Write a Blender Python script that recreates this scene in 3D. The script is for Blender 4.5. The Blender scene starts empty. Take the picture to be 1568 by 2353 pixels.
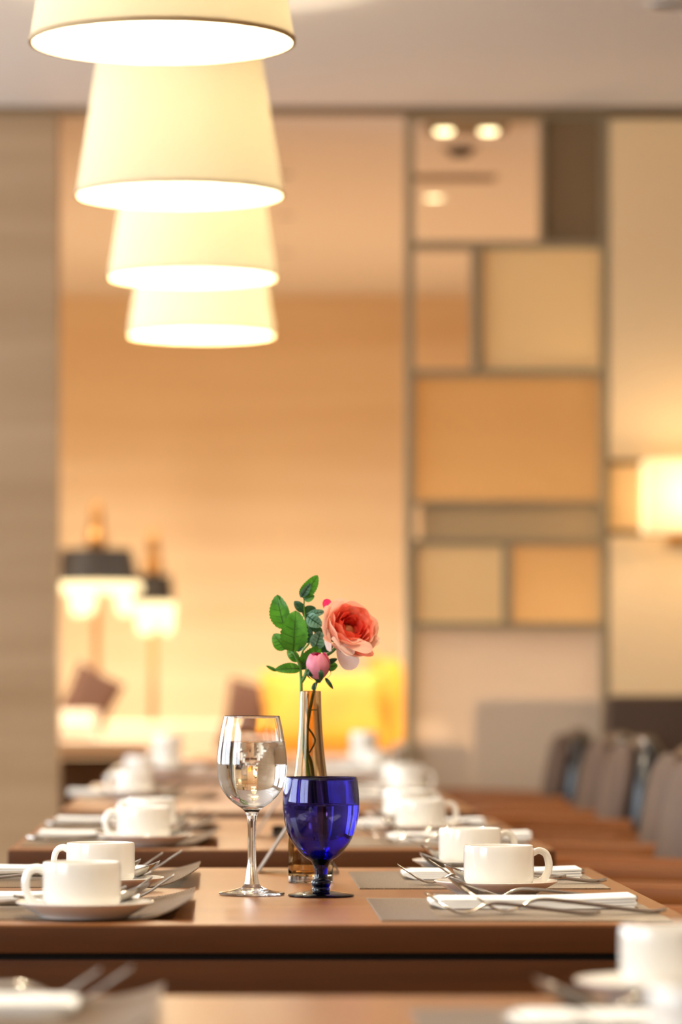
import bpy, bmesh, math, random
from mathutils import Vector, Matrix
random.seed(7)
PI = math.pi
sc = bpy.context.scene
COL = sc.collection

# ------------------------------------------------------------------ camera, light, exposure
F = 8824.0                       # focal length in pixels of the 1568 x 2353 frame (135 mm)
VX, VY = 512.0, 1578.0           # principal point: the tables' vanishing point
CZ = 0.98                        # camera height
TZ = 0.75                        # table height
cam_d = bpy.data.cameras.new('camera')
cam = bpy.data.objects.new('camera', cam_d); COL.objects.link(cam)
cam.location = (0, 0, CZ); cam.rotation_euler = (PI/2, 0, 0)
cam_d.sensor_fit = 'VERTICAL'; cam_d.sensor_height = 36.0; cam_d.sensor_width = 24.0
cam_d.lens = F*36.0/2353.0
cam_d.shift_x = (784-VX)/2353.0
cam_d.shift_y = (VY-1176.5)/2353.0
cam_d.clip_start = 0.05; cam_d.clip_end = 100
cam_d.dof.use_dof = True; cam_d.dof.focus_distance = 4.31; cam_d.dof.aperture_fstop = 4.6
sc.camera = cam
sc.view_settings.view_transform = 'Standard'; sc.view_settings.look = 'None'
sc.view_settings.exposure = 0.78; sc.view_settings.gamma = 1.0; sc.view_settings.use_curve_mapping = False
sc.cycles.sample_clamp_indirect = 8.0

w = bpy.data.worlds.new('world'); sc.world = w; w.use_nodes = True
w.node_tree.nodes['Background'].inputs[0].default_value = (0.86, 0.93, 1.0, 1)
w.node_tree.nodes['Background'].inputs[1].default_value = 1.4

WARM = (1.0, 0.83, 0.62)
def light(name, typ, loc, energy, color, parent=None, rot=(0,0,0), **kw):
    d = bpy.data.lights.new(name, typ); d.energy = energy; d.color = color
    for k, v in kw.items(): setattr(d, k, v)
    o = bpy.data.objects.new(name, d); COL.objects.link(o)
    o.location = loc; o.rotation_euler = rot
    if parent: o.parent = parent
    return o
# daylight entering through the windows of the left wall (each light fills its window opening)
WINX = -2.9
WINS = [(0.8, 3.0), (3.7, 5.9), (6.6, 8.8), (9.6, 11.3)]
for (a, b) in WINS:
    light('window_daylight', 'AREA', (WINX-0.10, (a+b)/2, 1.60), 19.5*(b-a), (0.84, 0.93, 1.0), rot=(0, -PI/2, 0),
          shape='RECTANGLE', size=1.6, size_y=b-a)

# ------------------------------------------------------------------ helpers
def lin(r, g, b):
    f = lambda c: (c/255/12.92) if c/255 <= 0.04045 else ((c/255+0.055)/1.055)**2.4
    return (f(r), f(g), f(b), 1)
def tpt(px, py, d):               # the point at depth d that the photo shows at px, py
    return Vector(((px-VX)*d/F, d, CZ-(py-VY)*d/F))
def depth(py, z=TZ):              # depth at which height z is seen at py
    return F*(CZ-z)/(py-VY)

MATS = {}
def mat(name, col, rough=0.5, metal=0.0, spec=0.5, bump=None, var=None, coat=0.0, sheen=0.0, sss=0.0, transl=0.0):
    """bump=(scale, strength, stretch), var=(scale, stretch, colour2, contrast)"""
    if name in MATS: return MATS[name]
    m = bpy.data.materials.new(name); m.use_nodes = True
    nt = m.node_tree; N = nt.nodes; L = nt.links
    p = N['Principled BSDF']
    p.inputs['Base Color'].default_value = col
    p.inputs['Roughness'].default_value = rough; p.inputs['Metallic'].default_value = metal
    p.inputs['Specular IOR Level'].default_value = spec
    p.inputs['Coat Weight'].default_value = coat
    p.inputs['Sheen Weight'].default_value = sheen
    if sss:
        p.inputs['Subsurface Weight'].default_value = sss
        p.inputs['Subsurface Radius'].default_value = (0.01, 0.006, 0.004)
        p.inputs['Subsurface Scale'].default_value = 0.5
    tc = None
    def coords(stretch):
        nonlocal tc
        if tc is None: tc = N.new('ShaderNodeTexCoord')
        mp = N.new('ShaderNodeMapping'); mp.inputs['Scale'].default_value = stretch
        L.new(tc.outputs['Object'], mp.inputs['Vector']); return mp.outputs['Vector']
    csock = None
    if var:
        s, st, c2, con = var
        nz = N.new('ShaderNodeTexNoise'); nz.inputs['Scale'].default_value = s; nz.inputs['Detail'].default_value = 6
        L.new(coords(st), nz.inputs['Vector'])
        rp = N.new('ShaderNodeValToRGB')
        rp.color_ramp.elements[0].position = 0.5-con; rp.color_ramp.elements[1].position = 0.5+con
        rp.color_ramp.elements[0].color = col; rp.color_ramp.elements[1].color = c2
        L.new(nz.outputs['Fac'], rp.inputs['Fac']); L.new(rp.outputs['Color'], p.inputs['Base Color'])
        csock = rp.outputs['Color']
    if bump:
        s, strength, st = bump
        nz = N.new('ShaderNodeTexNoise'); nz.inputs['Scale'].default_value = s; nz.inputs['Detail'].default_value = 4
        L.new(coords(st), nz.inputs['Vector'])
        bp = N.new('ShaderNodeBump'); bp.inputs['Strength'].default_value = strength; bp.inputs['Distance'].default_value = 0.002
        L.new(nz.outputs['Fac'], bp.inputs['Height']); L.new(bp.outputs['Normal'], p.inputs['Normal'])
    if transl:
        t = N.new('ShaderNodeBsdfTranslucent'); t.inputs['Color'].default_value = col
        if csock: L.new(csock, t.inputs['Color'])
        mx = N.new('ShaderNodeMixShader'); mx.inputs[0].default_value = transl
        L.new(p.outputs[0], mx.inputs[1]); L.new(t.outputs[0], mx.inputs[2])
        L.new(mx.outputs[0], N['Material Output'].inputs['Surface'])
    MATS[name] = m; return m
def glass(name, col, ior=1.5, rough=0.0, absorb=None):
    m = bpy.data.materials.new(name); m.use_nodes = True
    nt = m.node_tree; N = nt.nodes; N.remove(N['Principled BSDF'])
    g = N.new('ShaderNodeBsdfGlass'); g.inputs['Color'].default_value = col
    g.inputs['IOR'].default_value = ior; g.inputs['Roughness'].default_value = rough
    nt.links.new(g.outputs[0], N['Material Output'].inputs['Surface'])
    if absorb:
        v = N.new('ShaderNodeVolumeAbsorption'); v.inputs['Color'].default_value = absorb[0]
        v.inputs['Density'].default_value = absorb[1]
        nt.links.new(v.outputs[0], N['Material Output'].inputs['Volume'])
    MATS[name] = m; return m
def emit(name, col, strength):
    m = bpy.data.materials.new(name); m.use_nodes = True
    N = m.node_tree.nodes; N.remove(N['Principled BSDF'])
    e = N.new('ShaderNodeEmission'); e.inputs[0].default_value = col; e.inputs[1].default_value = strength
    m.node_tree.links.new(e.outputs[0], N['Material Output'].inputs['Surface'])
    MATS[name] = m; return m
def pane(name, col, clear):       # thin sheet: part see-through, part frosted coating
    m = mat(name, col, 0.35)
    N = m.node_tree.nodes; L = m.node_tree.links
    t = N.new('ShaderNodeBsdfTransparent'); t.inputs[0].default_value = (*[min(1, c*0.4+0.6) for c in col[:3]], 1)
    mx = N.new('ShaderNodeMixShader'); mx.inputs[0].default_value = clear
    L.new(N['Principled BSDF'].outputs[0], mx.inputs[1]); L.new(t.outputs[0], mx.inputs[2])
    L.new(mx.outputs[0], N['Material Output'].inputs['Surface'])
    return m

class MB:
    def __init__(s): s.v = []; s.f = []
    def grid(s, rows, closed_u=False, flip=False):
        b = len(s.v); n = len(rows[0])
        for r in rows: s.v += [tuple(p) for p in r]
        for i in range(len(rows)-1):
            for j in range(n if closed_u else n-1):
                k = (j+1) % n
                q = (b+i*n+j, b+i*n+k, b+(i+1)*n+k, b+(i+1)*n+j)
                s.f.append(q[::-1] if flip else q)
        return b
    def box(s, x0, x1, y0, y1, z0, z1):
        b = len(s.v)
        s.v += [(x, y, z) for z in (z0, z1) for y in (y0, y1) for x in (x0, x1)]
        s.f += [tuple(b+i for i in q) for q in ((0,2,3,1), (4,5,7,6), (0,1,5,4), (2,6,7,3), (0,4,6,2), (1,3,7,5))]
        return s
    def lathe(s, prof, n=64, c=(0,0), closed=False):
        """prof: (r, z) list; r = 0 ends become a pole"""
        b0 = len(s.v); rings = []
        for r, z in prof:
            if r < 1e-7:
                s.v.append((c[0], c[1], z)); rings.append([len(s.v)-1])
            else:
                k = len(s.v)
                s.v += [(c[0]+r*math.cos(2*PI*i/n), c[1]+r*math.sin(2*PI*i/n), z) for i in range(n)]
                rings.append(list(range(k, k+n)))
        prs = list(zip(rings, rings[1:]))
        if closed: prs.append((rings[-1], rings[0]))
        for a, b in prs:
            for i in range(n):
                j = (i+1) % n
                if len(a) == 1 and len(b) == 1: continue
                if len(a) == 1: s.f.append((a[0], b[j], b[i]))
                elif len(b) == 1: s.f.append((a[i], a[j], b[0]))
                else: s.f.append((a[i], a[j], b[j], b[i]))
        return s
    def tube(s, pts, rad, n=8, caps=True, flat=1.0):
        pts = [Vector(p) for p in pts]; m = len(pts)
        if not hasattr(rad, '__len__'): rad = [rad]*m
        up = Vector((0.123, 0.456, 0.88)).normalized(); rows = []
        for i, p in enumerate(pts):
            t = (pts[min(i+1, m-1)]-pts[max(i-1, 0)]).normalized()
            u = up-t*up.dot(t)
            if u.length < 1e-4: u = t.orthogonal()
            u.normalize(); up = u; v = t.cross(u)
            rows.append([p+rad[i]*(math.cos(2*PI*k/n)*u+flat*math.sin(2*PI*k/n)*v) for k in range(n)])
        b = s.grid(rows, True)
        if caps:
            s.f.append(tuple(b+k for k in range(n))[::-1])
            s.f.append(tuple(b+(m-1)*n+k for k in range(n)))
        return s
    def loft(s, secs):
        """secs: list of closed cross sections (same length), capped"""
        n = len(secs[0]); b = s.grid(secs, True)
        s.f.append(tuple(b+k for k in range(n))[::-1]); s.f.append(tuple(b+(len(secs)-1)*n+k for k in range(n)))
        return s
    def mesh(s, name, m, smooth=True, bevel=0.0):
        me = bpy.data.meshes.new(name); me.from_pydata(s.v, [], s.f)
        bm = bmesh.new(); bm.from_mesh(me)
        bmesh.ops.recalc_face_normals(bm, faces=bm.faces)
        if bevel: bmesh.ops.bevel(bm, geom=bm.edges[:]+bm.verts[:], offset=bevel, segments=2, profile=0.7, affect='EDGES')
        bm.to_mesh(me); bm.free()
        if smooth:
            me.polygons.foreach_set('use_smooth', [True]*len(me.polygons))
            me.set_sharp_from_angle(angle=math.radians(38))
        me.materials.append(m); me.update(); return me
    def build(s, name, m, parent=None, smooth=True, loc=(0,0,0), rot=(0,0,0), bevel=0.0):
        return link(name, s.mesh(name, m, smooth, bevel), parent, loc, rot)
def link(name, me, parent=None, loc=(0,0,0), rot=(0,0,0)):
    o = bpy.data.objects.new(name, me); COL.objects.link(o); o.location = loc; o.rotation_euler = rot
    if parent: o.parent = parent
    return o
def tag(o, label, cat, group=None):
    o['label'] = label; o['category'] = cat
    if group: o['group'] = group
    return o
def thing(name, label, cat, loc=(0,0,0), rotz=0, group=None):
    o = bpy.data.objects.new(name, None); COL.objects.link(o); o.empty_display_size = 0.05
    o.location = loc; o.rotation_euler = (0, 0, rotz); return tag(o, label, cat, group)
def struct(o, label=None):
    o['kind'] = 'structure'
    if label: o['label'] = label
    return o
def bx(name, m, x0, x1, y0, y1, z0, z1, parent=None, bevel=0.0):
    cx, cy, cz = (x0+x1)/2, (y0+y1)/2, (z0+z1)/2
    if parent: cx -= parent.location.x; cy -= parent.location.y; cz -= parent.location.z
    hx, hy, hz = (x1-x0)/2, (y1-y0)/2, (z1-z0)/2
    return MB().box(-hx, hx, -hy, hy, -hz, hz).build(name, m, parent, bool(bevel), (cx, cy, cz), bevel=bevel)
used = set()
def inst(proto, loc, rotz, label, group=None, cat=None):
    """first use moves the prototype, then copies with their parts and sub-parts"""
    if proto.name not in used:
        used.add(proto.name); r = proto
    else:
        r = proto.copy(); COL.objects.link(r)
        for ch in [c for c in COL.objects if c.parent == proto]:
            c = ch.copy(); COL.objects.link(c); c.parent = r
            for g in [q for q in COL.objects if q.parent == ch]:
                d = g.copy(); COL.objects.link(d); d.parent = c
    r.location = loc; r.rotation_euler = (0, 0, rotz); r['label'] = label
    if group: r['group'] = group
    return r
def smooth_path(pts, sub=6):
    pts = [Vector(p) for p in pts]; out = []
    for i in range(len(pts)-1):
        p0 = pts[max(i-1, 0)]; p1 = pts[i]; p2 = pts[i+1]; p3 = pts[min(i+2, len(pts)-1)]
        for k in range(sub):
            t = k/sub
            out.append(0.5*((2*p1)+(p2-p0)*t+(2*p0-5*p1+4*p2-p3)*t*t+(3*p1-p0-3*p2+p3)*t**3))
    out.append(pts[-1]); return out
def spl(tab, x):                  # smooth interpolation in a table of (x, y)
    if x <= tab[0][0]: return tab[0][1]
    for i in range(len(tab)-1):
        if x <= tab[i+1][0]:
            x0, y0 = tab[i]; x1, y1 = tab[i+1]
            m0 = (y1-tab[i-1][1])/(x1-tab[i-1][0]) if i > 0 else (y1-y0)/(x1-x0)
            m1 = (tab[i+2][1]-y0)/(tab[i+2][0]-x0) if i+2 < len(tab) else (y1-y0)/(x1-x0)
            h = x1-x0; t = (x-x0)/h
            return (2*t**3-3*t*t+1)*y0+(t**3-2*t*t+t)*h*m0+(-2*t**3+3*t*t)*y1+(t**3-t*t)*h*m1
    return tab[-1][1]
def fine(tab, n):                 # refine a lathe profile
    acc = [0]
    for a, b in zip(tab, tab[1:]): acc.append(acc[-1]+math.hypot(b[0]-a[0], b[1]-a[1]))
    rt = [(s, p[0]) for s, p in zip(acc, tab)]; zt = [(s, p[1]) for s, p in zip(acc, tab)]
    return [(max(0.0, spl(rt, acc[-1]*k/n)), spl(zt, acc[-1]*k/n)) for k in range(n+1)]

# ------------------------------------------------------------------ materials
M_ceiling = mat('ceiling_paint', lin(228, 222, 214), 0.8)
M_wallwood = mat('pale_veneer', lin(180, 152, 118), 0.45, var=(1.3, (0.5, 0.5, 9), lin(162, 132, 96), 0.22))
M_backwood = mat('honey_veneer', lin(238, 216, 182), 0.5, var=(0.9, (0.45, 0.45, 8), lin(224, 196, 156), 0.22))
M_plain = mat('beige_plaster', lin(190, 168, 140), 0.8)
M_dim = mat('dark_brown_panel', lin(92, 70, 52), 0.6)
M_floor = mat('floor_oak', lin(150, 112, 76), 0.45, var=(3, (8, 0.6, 1), lin(128, 90, 58), 0.25))
M_taupe = mat('taupe_lacquer', lin(150, 132, 102), 0.4)
M_brownpanel = mat('brown_panel', lin(126, 100, 66), 0.55)
M_olive = mat('olive_panel', lin(190, 158, 112), 0.55)
M_cream = mat('cream_panel', lin(238, 204, 154), 0.5)
M_beigep = mat('beige_panel', lin(250, 206, 142), 0.5)
M_top = mat('table_laminate', lin(136, 87, 45), 0.30, var=(2.2, (1, 9, 1), lin(122, 75, 37), 0.25), bump=(900, 0.12, (1,1,1)))
M_edge = mat('shaded_edge', lin(84, 44, 9), 0.42, var=(3.0, (1.0, 1, 16), lin(66, 32, 5), 0.25))  # shade on the table sides put into their brown, darker than the top
M_slot = mat('black_slot', lin(22, 12, 6), 0.7)
M_china = mat('white_china', lin(234, 229, 221), 0.12, spec=0.5, coat=0.3)
M_steel = mat('polished_steel', lin(205, 200, 192), 0.13, metal=1.0)
M_napkin = mat('white_linen', lin(244, 242, 238), 0.85, bump=(1500, 0.15, (1,1,1)), sheen=0.1)
M_mat = mat('woven_vinyl', lin(134, 114, 92), 0.42, var=(700, (1, 0.15, 1), lin(98, 80, 63), 0.2))
M_chairwood = mat('chair_wood', lin(150, 90, 42), 0.36, var=(3, (1, 12, 12), lin(122, 68, 28), 0.25))
M_leather = mat('dark_leather', lin(30, 28, 30), 0.24, bump=(250, 0.2, (1,1,1)))
M_taupefab = mat('taupe_upholstery', lin(74, 52, 38), 0.7)
M_brownfab = mat('dark_brown_leather', lin(72, 48, 30), 0.5)
M_sofa = mat('beige_upholstery', lin(214, 190, 160), 0.8)
M_sofadark = mat('dark_sofa_upholstery', lin(78, 56, 38), 0.8)
M_gold = mat('gold_velvet', lin(226, 166, 48), 0.6, var=(4, (1,1,1), lin(206, 132, 26), 0.2))
M_brownvel = mat('brown_velvet', lin(84, 46, 18), 0.7)
M_bronze = mat('brass', lin(200, 150, 90), 0.3, metal=1.0)
M_black = mat('black_lacquer', lin(34, 24, 12), 0.6)
M_white = mat('white_enamel', lin(235, 232, 226), 0.4)
M_shade = mat('linen_shade', (0.62, 0.575, 0.47, 1), 0.8, transl=0.42)
M_sconce = mat('sconce_paper', (0.90, 0.85, 0.70, 1), 0.8, transl=0.75)
M_trim = mat('shade_trim', lin(196, 170, 128), 0.7, transl=0.2)
M_bulb = emit('bulb_glow', (1.0, 0.72, 0.40, 1), 14)
M_lens = emit('downlight_glow', (1.0, 0.80, 0.42, 1), 3.2)
M_drop = emit('lamp_glass_glow', (1.0, 0.74, 0.38, 1), 1.7)
M_glass = glass('clear_glass', (1, 1, 1, 1), 1.5)
M_water = glass('water', (0.995, 0.998, 1, 1), 1.33)
M_cobalt = glass('cobalt_glass', (1, 1, 1, 1), 1.5, absorb=((0.05, 0.02, 0.83, 1), 1250))
M_vase = glass('smoky_amber_glass', (0.86, 0.77, 0.63, 1), 1.48)
M_leaf = mat('leaf_green', lin(84, 152, 40), 0.42, var=(90, (1,1,1), lin(58, 120, 28), 0.2), transl=0.3)
M_leafd = mat('leaf_dark_green', lin(40, 84, 44), 0.42, transl=0.2)
M_leafb = mat('leaf_blue_green', lin(104, 150, 128), 0.38, transl=0.2)
M_vein = mat('leaf_vein', lin(50, 96, 26), 0.5)
M_stem = mat('stem_green', lin(84, 130, 46), 0.45)
M_twig = mat('stem_olive', lin(88, 92, 34), 0.5)
M_pet_out = mat('petal_blush', lin(250, 206, 178), 0.55, transl=0.35, var=(45, (1,1,1), lin(252, 190, 160), 0.2))
M_pet_mid = mat('petal_peach', lin(250, 156, 124), 0.55, transl=0.35, var=(45, (1,1,1), lin(248, 128, 112), 0.2))
M_pet_in = mat('petal_coral', lin(246, 108, 78), 0.55, transl=0.35, var=(60, (1,1,1), lin(240, 84, 70), 0.2))
M_pet_pale = mat('petal_pale', lin(250, 226, 214), 0.55, transl=0.3)
M_pet_pink = mat('petal_pink', lin(226, 44, 108), 0.5, transl=0.3)
M_bud = mat('bud_pink', lin(240, 158, 178), 0.5, transl=0.25, var=(70, (1,1,1), lin(232, 128, 158), 0.2))
M_core = mat('rose_heart', lin(150, 70, 24), 0.7)
M_card = mat('card_plastic', lin(122, 110, 102), 0.35)
M_amberpane = pane('amber_pane', lin(252, 222, 158), 0.82)
M_frost = pane('frosted_pane', lin(240, 224, 204), 0.60)

# ------------------------------------------------------------------ the room
CE = 2.70; YP = 11.4; YB = 16.9; XL = WINX; XR = 3.4; YF = -1.6
def wx(px, d): return (px-VX)*d/F
def wz(py, d): return CZ-(py-VY)*d/F
struct(bx('floor', M_floor, XL-0.3, XR+0.2, YF-0.2, YB+0.2, -0.1, 0.0))
struct(bx('ceiling', M_ceiling, XL-0.3, XR+0.2, YF-0.2, YB+0.2, CE, CE+0.1))
struct(bx('wall_rear', M_dim, XL-0.2, XR+0.2, YF-0.2, YF, 0, CE))
struct(bx('wall_right', M_plain, XR, XR+0.2, YF, YB, 0, CE))
struct(bx('wall_back', M_backwood, XL, XR, YB, YB+0.2, 0, CE))
m = MB()
m.box(XL-0.2, XL, YF, YB, 0, 0.8); m.box(XL-0.2, XL, YF, YB, 2.4, CE)
ys = [YF]+[v for ab in WINS for v in ab]+[YB]
for i in range(0, len(ys), 2): m.box(XL-0.2, XL, ys[i], ys[i+1], 0.8, 2.4)
struct(m.build('wall_left', M_plain, smooth=False))
for i, (a, b) in enumerate(WINS):
    wn = bpy.data.objects.new('window_%d' % (i+1), None); COL.objects.link(wn); wn.location = (XL-0.1, (a+b)/2, 0.8); struct(wn)
    fr = MB(); hw = (b-a)/2
    for (y0, y1, z0, z1) in ((-hw, hw, 0, 0.05), (-hw, hw, 1.55, 1.6), (-hw, -hw+0.05, 0.05, 1.55), (hw-0.05, hw, 0.05, 1.55), (-0.025, 0.025, 0.05, 1.55)):
        fr.box(0.03, 0.09, y0, y1, z0, z1)
    fr.build('window_frame', M_white, wn, smooth=False)
xc = wx(132, YP)                       # the end of the panelled wall on the left
struct(bx('wall_partition', M_wallwood, XL, xc, YP, YP+0.22, 0, CE))
struct(bx('trim_1', M_brownpanel, XL, XR, YP-0.015, YP+0.05, wz(262, YP), CE))

# right-hand panelled wall beyond the open divider
xr0 = wx(1398, YP)
wr = struct(bx('wall_panelled', M_brownpanel, xr0, XR, YP+0.03, YP+0.2, 0, CE))
def wpanel(m, x0, x1, z0, z1, y0=YP): bx('panel', m, x0, x1, y0, YP+0.06, z0, z1, wr, 0.003)
wpanel(M_cream, xr0+0.006, XR, wz(1054, YP), wz(272, YP))
wpanel(M_beigep, xr0+0.006, XR, wz(1215, YP), wz(1068, YP), YP+0.02)
wpanel(M_cream, xr0+0.006, XR, 0.1, wz(1232, YP))

# room divider: lacquered frame with open fields, solid panels and panes
dv = thing('room_divider', 'tall taupe room divider of rectangular fields, open, panelled and glazed', 'divider', (wx(1166, YP), YP, 0))
FD = 0.10
def dbar(x0, x1, y0, y1, nm='rail'):
    bx(nm, M_taupe, wx(x0, YP), wx(x1, YP), YP, YP+FD, max(0.0, wz(y1, YP)), wz(y0, YP), dv)
def dpanel(m, x0, x1, y0, y1, nm='panel', yy=0.02, th=0.03):
    bx(nm, m, wx(x0, YP), wx(x1, YP), YP+yy, YP+yy+th, max(0.02, wz(y1, YP)), wz(y0, YP), dv)
dbar(933, 953, 263, 2333, 'upright'); dbar(1382, 1400, 263, 2333, 'upright')
dbar(953, 1382, 263, 272)
dbar(953, 1382, 553, 570); dbar(953, 1382, 849, 864); dbar(953, 1382, 1150, 1160); dbar(953, 1382, 1238, 1252); dbar(953, 1382, 1430, 1446)
dbar(1243, 1252, 272, 553, 'mullion'); dbar(1085, 1106, 570, 849, 'mullion'); dbar(1156, 1178, 1252, 1430, 'mullion')
dpanel(M_brownpanel, 1252, 1382, 272, 553)
dpanel(M_beigep, 1106, 1382, 570, 849)
dpanel(M_amberpane, 953, 1382, 864, 1150, 'pane', 0.04, 0.008)
dpanel(M_olive, 972, 1382, 1160, 1238, 'panel', 0.03)
dpanel(M_beigep, 953, 1156, 1252, 1430)
dpanel(M_amberpane, 1178, 1382, 1252, 1430, 'pane', 0.04, 0.008)
dpanel(M_frost, 953, 1382, 1446, 2333, 'pane', 0.04, 0.008)

# ------------------------------------------------------------------ pendant lamps
def make_pendant():
    t = thing('pendant_lamp', 'x', 'pendant lamp', group='row of conical linen pendant lamps over the tables')
    H = 0.30; R0 = 0.18; R1 = 0.133
    s = MB(); n = 14
    out = [(R0+(R1-R0)*k/n, H*k/n) for k in range(n+1)]
    inn = [(r-0.0025, z) for r, z in out][::-1]
    s.lathe(out+inn, 72, closed=True); s.build('shade', M_shade, t)
    tr = MB(); tr.lathe([(R0+0.0012, 0.0), (R0+0.0012, 0.006), (R0-0.0035, 0.006), (R0-0.0035, 0.0)], 72, closed=True); tr.build('lower_hem', M_trim, t)
    tr = MB(); tr.lathe([(R1+0.0012, H-0.008), (R1+0.0012, H), (R1-0.0035, H), (R1-0.0035, H-0.008)], 72, closed=True); tr.build('upper_hem', M_trim, t)
    sp = MB()
    for k in range(3):
        a = 2*PI*k/3; sp.tube([(0, 0, H-0.02), (R1*math.cos(a), R1*math.sin(a), H-0.004)], 0.0022, 6)
    sp.build('spider', M_white, t)
    b = MB(); b.lathe(fine([(0, 0.13), (0.022, 0.137), (0.030, 0.16), (0.024, 0.19), (0.014, 0.215), (0, 0.218)], 20), 24); b.build('bulb', M_bulb, t)
    h = MB(); h.lathe([(0, 0.212), (0.019, 0.212), (0.019, 0.285), (0, 0.29)], 20); h.build('socket', M_white, t)
    c = MB(); c.tube([(0, 0, 0), (0, 0, 1)], 0.003, 6); c.build('cord', M_white, t)
    return t
pend = make_pendant()
POS = [(132, -2035, 1369, 'unseen pendant lamp added above the nearest table'), (278, -860, 847, 'unseen pendant lamp added above the wine glass table'), (373, 100, 610, 'nearest and largest pale linen pendant lamp, cut by the top edge'),  # first two lamps are unseen, added along the row as fill light
       (413, 452, 478, 'second pendant lamp from the top, tall cream conical shade'),
       (443, 640, 388, 'third pendant lamp from the top, pale yellow linen shade'),
       (463, 772, 338, 'farthest and lowest-hanging pendant lamp with small cream shade')]
for i, (px, py, wpx, lab) in enumerate(POS):
    d = 0.36*F/wpx
    p = tpt(px, py, d)
    o = inst(pend, p, 0.3*i, lab)
    light('pendant_bulb', 'POINT', (p.x, p.y, p.z+0.10), 22, (1, 0.87, 0.64), shadow_soft_size=0.035)
    cd = [c for c in COL.objects if c.parent == o and c.name.startswith('cord')][0]
    cd.location.z = 0.285; cd.scale = (1, 1, CE-p.z-0.285)

# ------------------------------------------------------------------ ceiling fittings
def downlight(loc, r, label, lit=True, name='downlight'):
    t = thing(name, label, 'ceiling light', loc)
    ring = MB(); ring.lathe([(r, 0.0), (r*1.3, -0.004), (r*1.34, 0.0), (r*1.3, 0.004), (r, 0.006)], 32, closed=True); ring.build('trim_ring', M_white, t)
    l = MB(); l.lathe([(0, -0.002), (r*0.99, -0.002), (r*0.99, 0.004), (0, 0.004)], 32); l.build('lens', M_lens if lit else M_black, t)
    return t
tw = thing('twin_spotlight', 'dark rectangular ceiling fitting with two glowing spot lamps', 'ceiling light', (wx(1072, 11.74), 11.74, CE))
m = MB(); m.box(-0.125, 0.125, -0.09, 0.09, -0.02, 0.0); m.build('housing', M_brownpanel, tw, bevel=0.003)
for sx in (-0.068, 0.068):
    m = MB(); m.lathe([(0, -0.028), (0.024, -0.028), (0.030, -0.018), (0, -0.018)], 24, (sx, 0)); m.build('spot_lamp', M_lens, tw)
downlight((wx(998, 13.5), 13.5, CE), 0.032, 'round glowing downlight low in the top field of the divider')
for (px, py, nm) in ((655, 400, 'topmost of three small dark ceiling fittings beside the pendant lamps'), (657, 495, 'middle of three small dark ceiling fittings beside the pendant lamps'), (656, 580, 'lowest of three small dark ceiling fittings beside the pendant lamps')):
    d = F*(CE-CZ)/(VY-py); downlight((wx(px, d), d, CE), 0.03, nm, False)
downlight((wx(1545, 9.68), 9.68, CE), 0.05, 'dim round ceiling fitting in the top right corner', False)
t = thing('smoke_detector', 'dark domed smoke detector on the ceiling seen through the divider', 'smoke detector', (wx(1058, 12.25), 12.25, CE))
MB().lathe([(0, -0.03), (0.03, -0.028), (0.042, -0.012), (0.045, 0), (0, 0)], 28).build('dome', M_black, t)
MB().lathe([(0, -0.006), (0.058, -0.006), (0.06, 0), (0, 0)], 28).build('mount', M_taupe, t)
t = thing('air_vent', 'narrow slotted air vent in the ceiling above the round downlight', 'air vent', (wx(1040, 12.95), 12.95, CE))
MB().box(-0.15, 0.15, -0.05, 0.05, -0.006, 0).build('frame', M_taupe, t, False)
for k in range(4): MB().box(-0.14, 0.14, -0.040+k*0.022, -0.030+k*0.022, -0.011, -0.006).build('slat', M_brownpanel, t, False)

# unseen warm fill spots added below the ceiling of the two rooms
for (x, y, e) in ((-2.0, 13.8, 340), (0.15, 13.0, 285), (2.0, 13.8, 340), (0.9, 15.3, 75), (-1.0, 15.3, 75)):
    light('ceiling_fill', 'SPOT', (x, y, CE-0.02), e, (1, 0.93, 0.80), shadow_soft_size=0.06, spot_size=2.6, spot_blend=0.8)
for (x, y, e) in ((1.9, 9.4, 4), (0.8, 9.9, 10), (1.7, 6.5, 36), (1.7, 4.0, 70), (1.0, 2.2, 40)):
    light('ceiling_fill', 'SPOT', (x, y, CE-0.02), e, WARM, shadow_soft_size=0.06, spot_size=2.5, spot_blend=0.8)

# wall sconce on the right
d = 11.22
t = thing('wall_sconce', 'glowing square-shaded wall sconce on the panelled wall at the right edge', 'wall lamp', (wx(1580, d), d, wz(1225, d)))
hw = wx(1580, d)-wx(1481, d); hh = wz(1058, d)-wz(1225, d)
s = MB()
for sgn in (0,):
    o4 = [(-hw, -0.09), (hw, -0.09), (hw, 0.09), (-hw, 0.09)]; i4 = [(x*0.975, y*0.96) for x, y in o4]
    s.grid([[(x, y, 0) for x, y in o4], [(x, y, hh) for x, y in o4], [(x, y, hh) for x, y in i4], [(x, y, 0) for x, y in i4], [(x, y, 0) for x, y in o4]], True)
s.build('shade', M_sconce, t, smooth=False)
MB().lathe(fine([(0, 0.06), (0.02, 0.065), (0.028, 0.09), (0.018, 0.13), (0, 0.14)], 14), 20).build('bulb', M_bulb, t)
MB().tube([(0, 0.18, 0.02), (0, 0.05, 0.015), (0, 0, 0.03), (0, 0, 0.07)], 0.009, 8).build('arm', M_bronze, t)
MB().box(-0.04, 0.04, 0.165, 0.18, -0.03, 0.09).build('wall_plate', M_bronze, t, False)
light('sconce_bulb', 'POINT', (wx(1580, d), d, wz(1225, d)+hh*0.5), 3.6, WARM, shadow_soft_size=0.05)

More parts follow.
